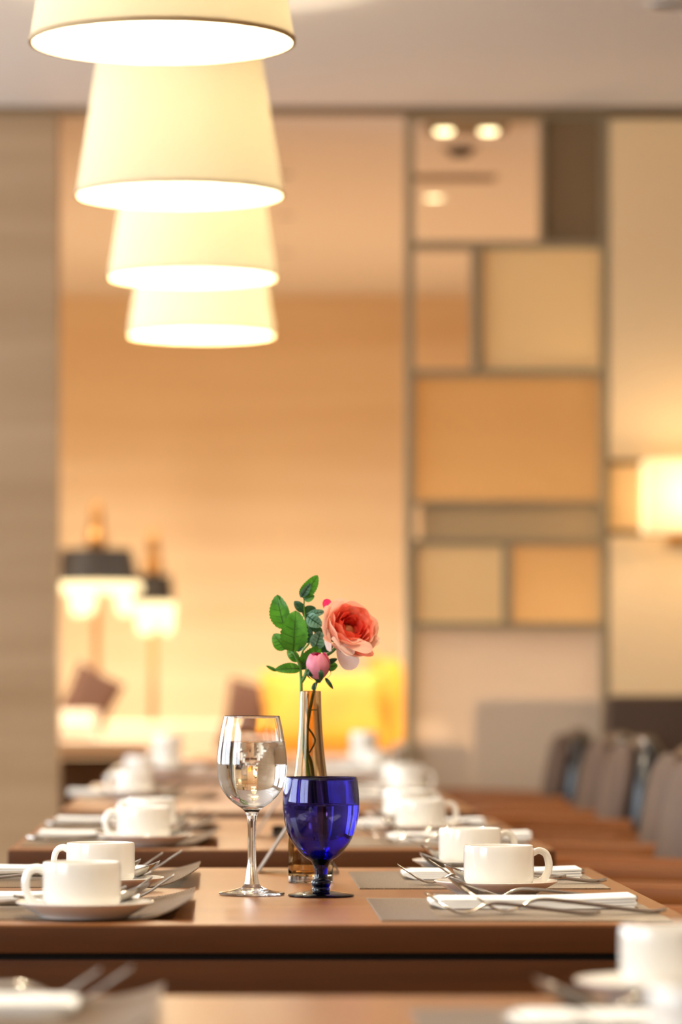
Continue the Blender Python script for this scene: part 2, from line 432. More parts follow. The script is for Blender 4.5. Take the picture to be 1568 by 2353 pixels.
# ------------------------------------------------------------------ back-room furniture
def make_floor_lamp(px, top, hem, wtop, whem, d, label):
    x = wx(px, d); t = thing('floor_lamp', label, 'floor lamp', (x, d, 0))
    zt = wz(top, d); zh = wz(hem, d); r1 = wtop*d/F/2; r0 = whem*d/F/2
    s = MB(); s.lathe([(r0, zh), (r1, zt), (r1-0.004, zt), (r0-0.004, zh)], 40, closed=True); s.build('shade', M_black, t)
    gl = MB(); gl.lathe([(0, zh-0.004), (r0*0.99, zh-0.004), (r0*1.08, zh-0.02), (r0*1.04, zh-0.042), (0, zh-0.034)], 40); gl.build('diffuser', M_drop, t)
    for k in range(3):
        a = 2*PI*k/3+0.25; c = (r0*0.66*math.cos(a), r0*0.66*math.sin(a))
        g = MB(); g.lathe(fine([(0, zh-0.135), (0.018, zh-0.13), (0.029, zh-0.095), (0.028, zh-0.045), (0, zh-0.04)], 14), 18, c); g.build('glass_drop', M_drop, t)
    MB().tube([(0, 0, 0.02), (0, 0, zt+0.02)], 0.014, 12).build('pole', M_bronze, t)
    MB().lathe(fine([(0.03, zt), (0.04, zt+0.03), (0.03, zt+0.08), (0.02, zt+0.16), (0.0, zt+0.20)], 16), 16).build('finial', M_bronze, t)
    MB().lathe([(0, 0), (0.15, 0), (0.15, 0.02), (0.03, 0.035), (0, 0.035)], 32).build('base', M_bronze, t)
    light('floor_lamp_bulb', 'POINT', (x, d-0.0, zh-0.22), 10, (1, 0.78, 0.50), shadow_soft_size=0.12)
make_floor_lamp(222, 1262, 1336, 160, 196, 15.2, 'front floor lamp with black drum shade and glowing glass drops beneath')
make_floor_lamp(352, 1322, 1382, 84, 96, 16.0, 'smaller floor lamp with black shade standing behind the first')

sf = thing('sofa', 'long low beige sofa along the veneered wall of the back room', 'sofa', (-0.1, 15.0, 0))
def sp(nm, m, x0, x1, y0, y1, z0, z1, bv=0.03): MB().box(x0, x1, y0, y1, z0, z1).build(nm, m, sf, bevel=bv)
sp('base', M_sofadark, -1.6, 1.0, -0.55, 0.4, 0.08, 0.32)
sp('backrest', M_sofa, -1.6, 1.0, 0.12, 0.42, 0.32, 0.84, 0.06)
for k in range(3): sp('seat_cushion', M_sofa, -1.59+0.865*k, -0.735+0.865*k, -0.56, 0.12, 0.325, 0.50, 0.05)
for x in (-1.5, 0.9):
    for y in (-0.45, 0.3): MB().tube([(x, y, 0), (x, y, 0.09)], 0.025, 10).build('leg', M_black, sf)
# dark tub sofa nearer, seen at the foot of the left panelled wall
ds = thing('armchair', 'dark brown low armchair with tan top at the end of the left wall', 'armchair', (wx(190, 13.2), 13.2, 0))
def dsp(nm, m, x0, x1, y0, y1, z0, z1, bv=0.03): MB().box(x0, x1, y0, y1, z0, z1).build(nm, m, ds, bevel=bv)
dsp('backrest', M_sofadark, -0.40, 0.22, -0.30, -0.12, 0.10, 0.74, 0.06)
dsp('seat', M_sofadark, -0.40, 0.22, -0.11, 0.38, 0.12, 0.42, 0.05)
dsp('arm', M_sofadark, -0.50, -0.41, -0.30, 0.38, 0.10, 0.58, 0.04)
dsp('arm', M_sofadark, 0.23, 0.32, -0.30, 0.38, 0.10, 0.58, 0.04)
dsp('top_roll', M_sofa, -0.42, 0.24, -0.31, -0.08, 0.745, 0.80, 0.025)
for x in (-0.36, 0.18):
    for y in (-0.22, 0.3): MB().tube([(x, y, 0), (x, y, 0.12)], 0.02, 8).build('leg', M_black, ds)

def cushion(name, m, c, wd, ht, th, rx, ry, rz, label, group=None):
    n = 14; mb = MB()
    for sg in (1, -1):
        rows = []
        for i in range(n+1):
            r = []
            for j in range(n+1):
                u = -1+2*i/n; v = -1+2*j/n
                e = (1-u**4)*(1-v**4)
                pin = 1-0.10*(1-abs(u))*abs(v)**3-0.0
                pin2 = 1-0.10*(1-abs(v))*abs(u)**3
                r.append((u*wd/2*pin2, sg*th/2*e**0.5, v*ht/2*pin))
            rows.append(r)
        mb.grid(rows, flip=sg < 0)
    me_o = mb.build(name, m, None, True, c, (rx, ry, rz))
    bm = bmesh.new(); bm.from_mesh(me_o.data); bmesh.ops.remove_doubles(bm, verts=bm.verts, dist=1e-5); bmesh.ops.recalc_face_normals(bm, faces=bm.faces); bm.to_mesh(me_o.data); bm.free()
    tag(me_o, label, 'cushion', group); return me_o
GC = 'cushions on the sofa'
cushion('cushion', M_gold, tpt(745, 1640, 14.75), 0.50, 0.34, 0.16, -0.25, 0.0, 0.08, 'large golden yellow velvet cushion in the middle of the sofa', GC)
cushion('cushion', M_brownvel, tpt(585, 1650, 14.95), 0.26, 0.30, 0.13, -0.3, 0.15, -0.2, 'red-brown cushion behind the wine glass, left of the golden one', GC)
cushion('cushion', M_gold, tpt(895, 1625, 14.98), 0.16, 0.42, 0.12, -0.2, 0.1, 0.9, 'dark gold cushion on edge beside the divider upright', GC)
cushion('cushion', M_brownvel, tpt(205, 1610, 14.7), 0.20, 0.26, 0.12, -0.35, 0.5, 0.2, 'brown cushion tilted on the sofa beneath the front floor lamp', GC)
cushion('cushion', M_sofa, tpt(165, 1672, 14.55), 0.22, 0.14, 0.10, -0.5, 0.0, 0.0, 'small pale cushion at the left end beneath the brown cushion', GC)

bq = thing('banquette', 'dark brown leather banquette against the panelled wall at right', 'bench', (2.2, 11.1, 0))
def bp(nm, m, x0, x1, y0, y1, z0, z1, bv=0.02): MB().box(x0, x1, y0, y1, z0, z1).build(nm, m, bq, bevel=bv)
bxl = wx(1400, 11.15)-2.2
bp('backrest', M_brownfab, bxl, 1.15, 0.12, 0.28, 0.40, wz(1598, 11.15), 0.035)
bp('seat', M_brownfab, bxl, 1.15, -0.33, 0.115, 0.28, 0.46, 0.03)
bp('plinth', M_dim, bxl+0.02, 1.13, -0.28, 0.26, 0, 0.275, 0.005)
ac = thing('lounge_chair', 'grey-brown lounge chair seen through the frosted pane of the divider', 'armchair', (wx(1310, 12.2), 12.2, 0))
def ap(nm, x0, x1, y0, y1, z0, z1, bv=0.04): MB().box(x0, x1, y0, y1, z0, z1).build(nm, M_brownfab, ac, bevel=bv)
ap('arm', -0.56, -0.33, -0.30, 0.35, 0.14, 0.80); ap('backrest', -0.32, 0.30, -0.30, -0.14, 0.14, wz(1606, 11.95)); ap('seat', -0.32, 0.30, -0.13, 0.35, 0.14, 0.44)
for x in (-0.26, 0.24):
    for y in (-0.2, 0.28): MB().tube([(x, y, 0), (x, y, 0.15)], 0.02, 8).build('leg', M_black, ac)

# ------------------------------------------------------------------ tables
def make_table(x0, x1, y0, y1, label, nm='dining_table'):
    cx, cy = (x0+x1)/2, (y0+y1)/2; hx, hy = (x1-x0)/2, (y1-y0)/2
    t = thing(nm, label, 'table', (cx, cy, 0), group='brown tables in a row')
    MB().box(-hx+0.0012, hx-0.0012, -hy+0.0012, hy-0.0012, TZ-0.004, TZ).build('table_top', M_top, t, bevel=0.0012)
    MB().box(-hx, hx, -hy, hy, TZ-0.0275, TZ-0.002).build('slab_edge', M_edge, t, bevel=0.0015)
    MB().box(-hx+0.012, hx-0.012, -hy+0.012, hy-0.012, TZ-0.0345, TZ-0.0275).build('shadow_gap', M_slot, t, False)
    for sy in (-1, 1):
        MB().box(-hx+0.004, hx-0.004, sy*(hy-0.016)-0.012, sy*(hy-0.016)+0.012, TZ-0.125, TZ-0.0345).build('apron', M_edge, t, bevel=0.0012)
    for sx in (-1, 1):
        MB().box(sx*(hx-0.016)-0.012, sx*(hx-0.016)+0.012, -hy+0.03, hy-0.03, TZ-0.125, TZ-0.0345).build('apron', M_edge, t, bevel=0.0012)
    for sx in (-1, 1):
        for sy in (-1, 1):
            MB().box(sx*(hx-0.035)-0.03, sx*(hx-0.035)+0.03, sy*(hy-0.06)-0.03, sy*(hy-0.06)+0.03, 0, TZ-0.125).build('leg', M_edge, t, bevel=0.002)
    return t
make_table(-0.335, 0.475, 1.72, depth(2288), 'nearest brown table, blurred along the bottom edge of the photo')
make_table(-0.315, 0.466, depth(2125), depth(1994), 'brown table carrying the wine glass, blue goblet and flower vase')
make_table(-0.304, 0.471, depth(1952), depth(1881), 'brown table directly behind the wine glass table')
make_table(-0.304, 0.471, depth(1865), depth(1803), 'longer blurred brown table, third behind the goblet')
make_table(-0.304, 0.471, depth(1787), 11.1, 'far blurred brown table just before the room divider')
make_table(-0.30, 0.46, 11.62, 12.85, 'farthest brown table, in the opening beside the divider')

# ------------------------------------------------------------------ tableware prototypes
def make_cup():
    t = thing('coffee_cup', 'x', 'cup', group='white coffee cups')
    out = [(0, 0.002), (0.030, 0.002), (0.0315, 0.0), (0.0335, 0.0), (0.0342, 0.0015), (0.0342, 0.0075), (0.0365, 0.0085), (0.0382, 0.0115), (0.0388, 0.016),
           (0.0389, 0.030), (0.0388, 0.042), (0.0384, 0.0475), (0.0378, 0.0496), (0.0370, 0.0500), (0.0363, 0.0494), (0.0362, 0.047), (0.0364, 0.030), (0.0360, 0.014), (0.033, 0.0075), (0.02, 0.006), (0, 0.006)]
    m = MB(); m.lathe(out, 64); m.build('cup_body', M_china, t)
    h = MB(); pts = smooth_path([(0.0372, 0, 0.0405), (0.0445, 0, 0.0438), (0.0520, 0, 0.0405), (0.0556, 0, 0.031), (0.0548, 0, 0.021), (0.0500, 0, 0.0125), (0.0435, 0, 0.0092), (0.0372, 0, 0.0095)], 5)
    h.tube(pts, [0.0034]*len(pts), 12, True, 1.5); h.build('handle', M_china, t)
    return t
def make_saucer():
    m = MB()
    m.lathe([(0, 0.0012), (0.040, 0.0012), (0.0408, 0), (0.0435, 0), (0.0445, 0.0015), (0.054, 0.0060), (0.0635, 0.0118), (0.0680, 0.0142), (0.0685, 0.0152), (0.0678, 0.0160), (0.0660, 0.0156), (0.056, 0.0102), (0.044, 0.0060), (0.036, 0.0048), (0.0355, 0.0042), (0, 0.0042)], 72)
    return tag(m.build('saucer', M_china), 'x', 'saucer', 'white saucers')
def strip(mb, L, zt, wt, th, n, s0=0.0, y0=None, crown=0.0):
    secs = []
    for k in range(n+1):
        s = s0+(L-s0)*k/n; z = spl(zt, s); hw = spl(wt, s); t = th if not callable(th) else th(s)
        c = 0 if y0 is None else spl(y0, s)
        sec = []
        for a in range(10):
            an = 2*PI*a/10+PI/10
            sec.append((s, c+hw*math.copysign(abs(math.cos(an))**0.7, math.cos(an)), z+t*math.copysign(abs(math.sin(an))**0.8, math.sin(an))))
        secs.append(sec)
    mb.loft(secs)
def make_fork(scale, nm):
    k = scale; L = 0.175*k
    t = thing(nm, 'x', 'fork')
    zt = [(0, 0.0225*k), (0.012*k, 0.0145*k), (0.024*k, 0.0065*k), (0.036*k, 0.0022), (0.046*k, 0.0035*k), (0.056*k, 0.0088*k), (0.067*k, 0.0118*k), (0.085*k, 0.0108*k), (0.12*k, 0.0065*k), (0.155*k, 0.0025), (0.168*k, 0.0025), (L, 0.0040)]
    wt = [(0.026*k, 0.0105*k), (0.038*k, 0.0108*k), (0.048*k, 0.0080*k), (0.058*k, 0.0036*k), (0.075*k, 0.0032*k), (0.11*k, 0.0045*k), (0.155*k, 0.0072*k), (0.170*k, 0.0066*k), (L, 0.002)]
    m = MB(); strip(m, L, zt, wt, lambda q: 0.0012+0.0009*min(1, max(0, (q-0.04*k)/(0.04*k))), 34, 0.026*k); m.build('handle', M_steel, t)
    for j in range(4):
        yc = (-1.5+j)*0.0058*k
        m = MB(); strip(m, 0.030*k, zt, [(0, 0.0006), (0.004*k, 0.0013*k), (0.03*k, 0.0018*k)], 0.0012, 12, 0.0, [(0, yc*0.95), (0.03*k, yc)])
        m.build('tine', M_steel, t)
    return t
def make_spoon(k, nm):
    L = 0.19*k; t = thing(nm, 'x', 'spoon')
    zt = [(0.052*k, 0.0030*k), (0.058*k, 0.0030*k), (0.066*k, 0.0075*k), (0.078*k, 0.0112*k), (0.095*k, 0.0105*k), (0.13*k, 0.0068*k), (0.17*k, 0.0026), (0.182*k, 0.0026), (L, 0.0038)]
    wt = [(0.052*k, 0.0060*k), (0.060*k, 0.0034*k), (0.08*k, 0.0032*k), (0.12*k, 0.0045*k), (0.17*k, 0.0072*k), (0.184*k, 0.0064*k), (L, 0.002)]
    m = MB(); strip(m, L, zt, wt, 0.0019, 30, 0.052*k); m.build('handle', M_steel, t)
    m = MB(); n = 16; q = 14
    def surf(off):
        rows = []
        for i in range(n+1):
            u = i/n; s = 0.058*k*u
            hw = 0.0205*k*math.sqrt(max(0, 1-(2*u-0.92)**2/1.17))*(1.0 if u < 0.5 else 1-0.42*((u-0.5)/0.5)**1.5)
            zr = 0.0245*k+(0.0035*k-0.0245*k)*u**0.9
            r = []
            for j in range(q+1):
                v = -1+2*j/q
                dp = 0.0105*k*(1-v*v)*math.sin(PI*min(1, u*0.98+0.02))**0.8
                r.append((s, hw*v, zr-dp+off))
            rows.append(r)
        return rows
    top = surf(0.0); bot = surf(-0.0011)
    m.grid(top); m.grid(bot, flip=True)
    for a in (0, q): m.grid([[r[a] for r in top], [r[a] for r in bot]])
    m.build('bowl', M_steel, t)
    return t
def make_knife():
    t = thing('table_knife', 'x', 'knife')
    m = MB(); strip(m, 0.112, [(0, 0.0085), (0.112, 0.0055)], [(0, 0.001), (0.006, 0.005), (0.03, 0.0092), (0.09, 0.0096), (0.112, 0.0055)], 0.0009, 20); m.build('blade', M_steel, t)
    m = MB(); strip(m, 0.215, [(0.110, 0.0055), (0.2, 0.0042), (0.215, 0.0042)], [(0.110, 0.0055), (0.125, 0.0066), (0.19, 0.0082), (0.208, 0.0078), (0.215, 0.002)], 0.0033, 22, 0.110); m.build('handle', M_steel, t)
    return t
def make_napkin(seed):
    rnd = random.Random(seed); m = MB(); L = 0.21; W = 0.085
    base = 0.0
    for l in range(4):
        th = 0.0024; off = rnd.uniform(-0.0015, 0.002); yo = rnd.uniform(-0.0006, 0.0006); secs = []
        for k in range(17):
            u = k/16; s = L*u+(off if u > 0.5 else 0)
            lift = 0.0005*l*u*u*u*1.6 + 0.0006*math.sin(u*7+seed)*(u)
            e = math.sqrt(max(0.0, 1-(1-min(1, u/0.05))**2)) if u < 0.05 else 1.0
            z0 = base+lift+(1-e)*(0.0048-base)*0.9; z1 = z0+th*1.02
            wy = W/2*(0.90+0.10*e)+yo*u
            rr = 0.0004
            secs.append([(s, -wy+rr, z0), (s, wy-rr, z0), (s, wy, (z0+z1)/2), (s, wy-rr, z1), (s, -wy+rr, z1), (s, -wy, (z0+z1)/2)])
        m.loft(secs); base += 0.0024
    return tag(m.build('napkin', M_napkin), 'x', 'napkin', 'folded white napkins')
def make_mat(curl):
    m = MB(); W = 0.285; D = 0.395; nx = 340; rows = []; band = 0.058
    ny = 10
    def zc(x, y):
        u = max(0.0, (-x-W/2+0.06)/0.06)
        return curl*(u**2)*(1.0+0.35*math.sin(y*6)) if curl else 0.0
    for top in (1, 0):
        g = []
        for j in range(ny+1):
            y = -D/2+D*j/ny; r = []
            for i in range(nx+1):
                x = -W/2+W*i/nx
                amp = 0.0005 if x < -W/2+band else 0.0003
                r.append((x, y, zc(x, y)+(0.0014+amp*(1 if i % 2 else -1) if top else 0.0)))
            g.append(r)
        rows.append(g); m.grid(g, flip=not top)
    T, B = rows
    m.grid([T[0], B[0]]); m.grid([T[-1], B[-1]], flip=True)
    m.grid([[r[0] for r in T], [r[0] for r in B]]); m.grid([[r[-1] for r in T], [r[-1] for r in B]])
    return tag(m.build('placemat', M_mat, smooth=False), 'x', 'placemat', 'woven taupe placemats')
CUP = make_cup(); SAU = make_saucer(); FS = make_fork(1.0, 'salad_fork'); FL = make_fork(1.18, 'dinner_fork')
SP = make_spoon(1.0, 'table_spoon'); TS = make_spoon(0.72, 'teaspoon'); KN = make_knife()
NAPS = [make_napkin(s) for s in (1, 5)]; MATF = make_mat(0.0); MATC = make_mat(0.017)

T1N = 'wine glass table'; T2N = 'table behind the wine glass'; T0N = 'nearest blurred table'; T3N = 'third table back'; T4N = 'far table by the divider'
MT = 0.0021                      # height of things lying on a mat
def setting(side, cx, cy, who, parts='mnfFskct', cup=None, mz=MT, napdx=0.0, nrot=0.0):
    """side +1: diner on the right; -1: on the left (turned half round); who: words that single the place out"""
    s = side; rz = 0 if s > 0 else PI
    P = lambda x, y, z=0.0: (cx+s*x, cy+s*y, TZ+z)
    g = lambda k: k+' set at the places'
    j = lambda a: a+random.uniform(-0.02, 0.02)
    yn, yk, ys_, yf, yF, xs = (0.028, 0.098, 0.162, -0.125, -0.090, -0.056) if s > 0 else (-0.072, 0.012, 0.050, -0.165, -0.135, -0.073)
    if 'm' in parts: inst(MATF if s > 0 else MATC, P(0, 0), rz, 'woven taupe placemat at the '+who)
    if 'n' in parts: inst(NAPS[0 if s > 0 else 1], P(-0.084+napdx, yn, mz), rz+nrot, 'folded white napkin at the '+who)
    if 'f' in parts: inst(FS, P(-0.096, yf, mz), j(rz), 'shorter steel fork, outermost, at the '+who, 'forks')
    if 'F' in parts: inst(FL, P(-0.058 if s > 0 else -0.12, yF, mz), j(rz), 'longer steel fork beside the napkin at the '+who, 'forks')
    if 'k' in parts: inst(KN, P(-0.075, yk, mz), j(rz), 'steel knife beside the napkin at the '+who, 'knives')
    if 's' in parts: inst(SP, P(xs, ys_, mz), j(rz), 'large steel spoon at the '+who, 'spoons')
    if cup:
        x, y, on = cup; z = TZ+(MT if on else 0.0)
        inst(SAU, (x-0.003*s, y, z), 0, 'white saucer under the cup at the '+who)
        inst(CUP, (x, y, z+0.0048), (0.05 if s > 0 else (PI+0.05 if on else PI-0.3)), 'white coffee cup at the '+who)
        if 't' in parts:
            if s > 0: inst(TS, (x-0.058, y+0.051, z+0.0145), -0.03, 'teaspoon on the saucer at the '+who, 'teaspoons')
            else: inst(TS, (x+0.066, y+0.047, z+0.0145), PI-0.05, 'teaspoon on the saucer at the '+who, 'teaspoons')
# the wine glass table
setting(1, 0.298, 3.955, 'near right place, '+T1N, cup=(0.3057, 4.25, False))
setting(1, 0.298, 4.555, 'far right place, '+T1N, cup=(0.307, 4.765, False))
setting(-1, -0.172, 3.975, 'near left place, '+T1N, cup=(-0.1395, 3.80, True))
setting(-1, -0.170, 4.585, 'far left place, '+T1N, cup=(-0.1376, 4.325, False))
# the nearest table
setting(1, 0.275, 2.53, 'far right place, '+T0N, 'mnfFskc', cup=(0.327, 2.785, True))
setting(1, 0.300, 2.02, 'near right place, '+T0N, 'm', cup=(0.287, 2.245, False))
setting(-1, -0.185, 2.62, 'far left place, '+T0N, 'mnfF')
# the table behind
setting(1, 0.300, 5.69, 'near right place, '+T2N, cup=(0.308, 5.975, False), napdx=0.03)
setting(1, 0.300, 6.27, 'far right place, '+T2N, 'mnfFsct', cup=(0.312, 6.52, False))
setting(-1, -0.150, 5.71, 'near left place, '+T2N, cup=(-0.114, 5.53, True))
setting(-1, -0.150, 6.31, 'far left place, '+T2N, cup=(-0.112, 6.06, False))
# third table
setting(-1, -0.150, 8.05, 'left place, '+T3N, 'mnfFsct', cup=(-0.182, 7.86, True), napdx=0.05)
setting(1, 0.300, 7.85, 'near right place, '+T3N, 'mnfsct', cup=(0.392, 8.16, False))
setting(1, 0.300, 8.50, 'far right place, '+T3N, 'mnfsct', cup=(0.404, 8.76, False))
# far table
setting(-1, -0.150, 10.55, 'left place, '+T4N, 'mnsct', cup=(-0.150, 10.30, False), napdx=-0.02)
setting(1, 0.300, 10.20, 'near right place, '+T4N, 'mnct', cup=(0.41, 10.36, True))
setting(1, 0.300, 10.75, 'far right place, '+T4N, 'mnc', cup=(0.40, 10.90, True))
for x, y, lab in ((-0.150, 10.30, 'left'), (0.40, 10.90, 'far right')):
    inst(CUP, (x+0.002, y, TZ+0.0045+0.046+(MT if lab != 'left' else 0)), 0.9, 'upper cup stacked on the %s cup of the far table by the divider' % lab)
inst(CUP, (-0.215, 10.02, TZ), 2.4, 'white cup without saucer at the left edge of the far table')
inst(NAPS[0], (-0.02, 12.2, TZ), 0, 'folded white napkin left on the farthest table')
inst(NAPS[1], (0.22, 12.0, TZ), 0, 'folded white napkin right on the farthest table')

# ------------------------------------------------------------------ glasses
def lathe_obj(name, prof, m, parent, n=96): return MB().lathe(prof, n).build(name, m, parent)
wgp = (wx(579, 4.237), 4.237, TZ)
wg = thing('wine_glass', 'clear stemmed wine glass three-quarters full of water, left of the blue goblet', 'wine glass', wgp)
outer = fine([(0.0061, 0.0880), (0.0074, 0.0915), (0.0105, 0.0950), (0.0153, 0.0983), (0.0215, 0.1028), (0.0296, 0.1113), (0.0364, 0.1245), (0.0386, 0.1400), (0.0381, 0.1560), (0.0362, 0.1700), (0.0336, 0.1850), (0.0308, 0.1975)], 48)
inner = fine([(0.0299, 0.1975), (0.0327, 0.1850), (0.0352, 0.1700), (0.0370, 0.1560), (0.0374, 0.1400), (0.0350, 0.1252), (0.0281, 0.1130), (0.0190, 0.1045), (0.0100, 0.1005), (0.0, 0.0995)], 48)
# bowl, stem and foot meet in open rings: one closed glass surface
lathe_obj('bowl', outer+[(0.03045, 0.1980)]+inner, M_glass, wg)
st = fine([(0.0082, 0.0125), (0.0066, 0.022), (0.0052, 0.034), (0.0046, 0.050), (0.0045, 0.070), (0.0048, 0.078), (0.0053, 0.0838), (0.0061, 0.0880)], 30)
lathe_obj('stem', st, M_glass, wg)
lathe_obj('foot', [(0, 0.0006), (0.034, 0.0006), (0.0362, 0.0012), (0.0366, 0.0020), (0.0358, 0.0029)]+fine([(0.0340, 0.0033), (0.026, 0.0047), (0.018, 0.0066), (0.0115, 0.0092), (0.0082, 0.0125)], 18), M_glass, wg)
WL = 0.1690
liq = [(r+0.0003 if r > 0 else 0, z-0.0003) for r, z in inner[::-1] if z < WL]
rl = liq[-1][0]
lathe_obj('water', liq+[(0.0358, WL-0.0012), (0.0356, WL+0.0004), (0.0343, WL-0.0002), (0.0325, WL-0.0004), (0, WL-0.0004)], M_water, wg)

gbp = (wx(738, 4.21), 4.21, TZ)
gb = thing('goblet', 'deep cobalt blue glass water goblet with knobbed stem, right of the wine glass', 'goblet', gbp)
go = fine([(0.0068, 0.0245), (0.0078, 0.0320), (0.0110, 0.0385), (0.0190, 0.0440), (0.0276, 0.0535), (0.0357, 0.0670), (0.0403, 0.0830), (0.0420, 0.0990), (0.0414, 0.1150), (0.0395, 0.1305)], 40)
gi = fine([(0.0382, 0.1305), (0.0400, 0.1150), (0.0406, 0.0990), (0.0390, 0.0835), (0.0342, 0.0688), (0.0265, 0.0562), (0.0165, 0.0480), (0.0070, 0.0452), (0, 0.0450)], 36)
lathe_obj('bowl', [(0, 0.0245)]+go+[(0.03885, 0.1312)]+gi, M_cobalt, gb)
lathe_obj('stem', [(0, 0.0070)]+fine([(0.0098, 0.0072), (0.0096, 0.0092), (0.0090, 0.0102), (0.0104, 0.0125), (0.0109, 0.0150), (0.0100, 0.0178), (0.0082, 0.0190), (0.0074, 0.0215), (0.0068, 0.0244)], 24)+[(0, 0.0244)], M_cobalt, gb)
lathe_obj('foot', [(0, 0.0006), (0.0350, 0.0006), (0.0366, 0.0014), (0.0366, 0.0021), (0.0355, 0.0028), (0.026, 0.0042), (0.016, 0.0060), (0.0098, 0.0070), (0, 0.0070)], M_cobalt, gb)
GW = 0.1010
liq = [(r+0.0003 if r > 0 else 0, z-0.0003) for r, z in gi[::-1] if z < GW]
lathe_obj('water', liq+[(0.0404, GW), (0.0390, GW-0.0006), (0.037, GW-0.0008), (0, GW-0.0008)], M_water, gb)

# ------------------------------------------------------------------ vase and rose
VD = 4.51; PPM = F/VD
vx = wx(714, VD)
va = thing('bud_vase', 'slender smoky amber glass bud vase behind the blue goblet', 'vase', (vx, VD, TZ))
vo = fine([(0.0265, 0.0085), (0.0266, 0.020), (0.0264, 0.046), (0.0250, 0.075), (0.0222, 0.103), (0.0190, 0.128), (0.0162, 0.152), (0.0141, 0.178), (0.0129, 0.202), (0.0124, 0.2245)], 36)
vi = [(max(0.001, r-0.0019), z) for r, z in vo[::-1] if z > 0.0125]
lathe_obj('glass_body', [(0, 0.0085)]+vo+[(0.01145, 0.2252)]+vi+[(0.0235, 0.0112), (0, 0.0112)], M_vase, va, 72)
lathe_obj('glass_base', [(0, 0.0004), (0.0252, 0.0004), (0.0262, 0.0014), (0.0265, 0.0082), (0, 0.0082)], M_glass, va, 72)

def fp(px, py, dy=0.0): return tpt(px, py, VD+dy)
def z3(x, y, dy=0.0): return fp(560+x/4.3556, 1280+y/4.3556, dy)
ro = thing('rose_stem', 'peach rose with bud and green leaves standing in the bud vase', 'flower', (vx, VD, TZ+0.012))
ORG = Vector(ro.location)
def loc(v): return Vector(v)-ORG
def stem(pts, r0, r1, m=M_stem, nm='stem'):
    p = smooth_path([loc(q) for q in pts], 6); n = len(p)
    return MB().tube(p, [r0+(r1-r0)*i/(n-1) for i in range(n)], 8).build(nm, m, ro)
foot = Vector((vx+0.006, VD, TZ+0.03))
stem([foot, z3(650, 2180, 0.004), z3(600, 1900, 0.004), z3(588, 1600, 0.002), z3(578, 1345), z3(575, 1200), z3(560, 1080), z3(520, 990), z3(495, 930)], 0.0028, 0.0014)
stem([foot+Vector((0.004, 0, 0)), z3(690, 2150), z3(640, 1950, -0.003), z3(640, 1700), z3(680, 1450), z3(705, 1340), z3(735, 1240), z3(740, 1210)], 0.0024, 0.0016, M_twig)
stem([z3(580, 1250), z3(610, 1200), z3(640, 1120), z3(700, 1010, 0.01), z3(790, 1000, 0.012), z3(880, 950, 0.01), z3(930, 900, 0.006)], 0.0022, 0.0020)
stem([z3(565, 1100), z3(590, 950, 0.012), z3(660, 840, 0.014), z3(620, 640, 0.012), z3(605, 500, 0.01), z3(605, 420, 0.008), z3(580, 395, 0.008)], 0.0013, 0.0007)
stem([z3(640, 1700), z3(700, 1790), z3(715, 1850), z3(660, 1960)], 0.0012, 0.0009, M_twig)
stem([z3(655, 1650), z3(625, 1500), z3(640, 1370)], 0.0011, 0.0009, M_twig)
stem([z3(690, 870, 0.01), z3(685, 760, 0.012), z3(690, 690, 0.012)], 0.0009, 0.0006)
stem([z3(640, 1530), z3(745, 1530, -0.004)], 0.0009, 0.0005, M_twig)

def leaf(b, t, wd, m, db=0.0, dt=0.0, bend=0.12, tilt=0.0, serr=0.10, fold=0.25):
    """leaf from base b to tip t given in zoom pixels, wd in photo pixels; db, dt: depth of base and tip"""
    B = loc(z3(b[0], b[1], db)); T = loc(z3(t[0], t[1], dt))
    ax = T-B; Ln = ax.length; ax.normalize()
    view = Vector((0, -1, 0)); sd = ax.cross(view).normalized(); nrm = sd.cross(ax).normalized()
    R = Matrix.Rotation(tilt, 3, ax); sd = R @ sd; nrm = R @ nrm
    hw = wd/PPM/2; n = 22; hw *= 1.06; rows = []
    for i in range(n+1):
        u = i/n
        pw = (math.sin(PI*min(1.0, u**0.80)))**0.56 if 0 < u < 1 else 0.0
        se = 1+serr*(0.5 if i % 2 else -0.5)
        c = B+ax*(Ln*u)+nrm*(bend*Ln*math.sin(PI*u))
        r = []
        for j in range(-3, 4):
            v = j/3
            k = se if abs(j) == 3 else 1
            r.append(c+sd*(hw*pw*v*k)-nrm*(-fold*hw*abs(v)*pw)+nrm*(0.04*hw*math.sin(9*u+3*v)))
        rows.append(r)
    mb = MB(); mb.grid(rows); o = mb.build('leaf', m, ro)
    ribp = [rows[i][3]+nrm*0.0003 for i in range(0, n+1)]
    rb = MB(); rb.tube(ribp, [0.0006*(1-0.7*i/n)+0.00015 for i in range(n+1)], 5)
    for sgn in (0, 6):
        for i in (4, 8, 12, 16):
            q = rows[min(n, i+3)][sgn]; mid = rows[i][3]
            rb.tube([mid+nrm*0.0002, mid.lerp(q, 0.42)+nrm*0.00045, mid.lerp(q, 0.80)+nrm*0.0004], [0.00035, 0.00025, 0.0001], 4)
    rb.build('veins', M_vein if m is M_leaf else M_leafd, o)
    return o
leaf((575, 398), (742, 183), 32, M_leaf, 0.006, 0.0, 0.10, 0.25)
leaf((572, 400), (668, 262), 17, M_leafb, 0.004, -0.004, 0.05, 0.3)
leaf((608, 418), (710, 388), 20, M_leaf, 0.008, 0.004)
leaf((415, 720), (335, 378), 47, M_leaf, 0.01, 0.004, 0.08, -0.35)
leaf((455, 568), (340, 378), 12, M_leaf, 0.004, 0.002, 0.02, 0.6)
leaf((495, 950), (520, 535), 60, M_leaf, -0.014, -0.022, 0.10, 0.0)
leaf((420, 925), (300, 770), 34, M_leaf, 0.012, 0.012)
leaf((565, 1118), (312, 1130), 25, M_leaf, 0.0, -0.012, 0.08, 0.3)
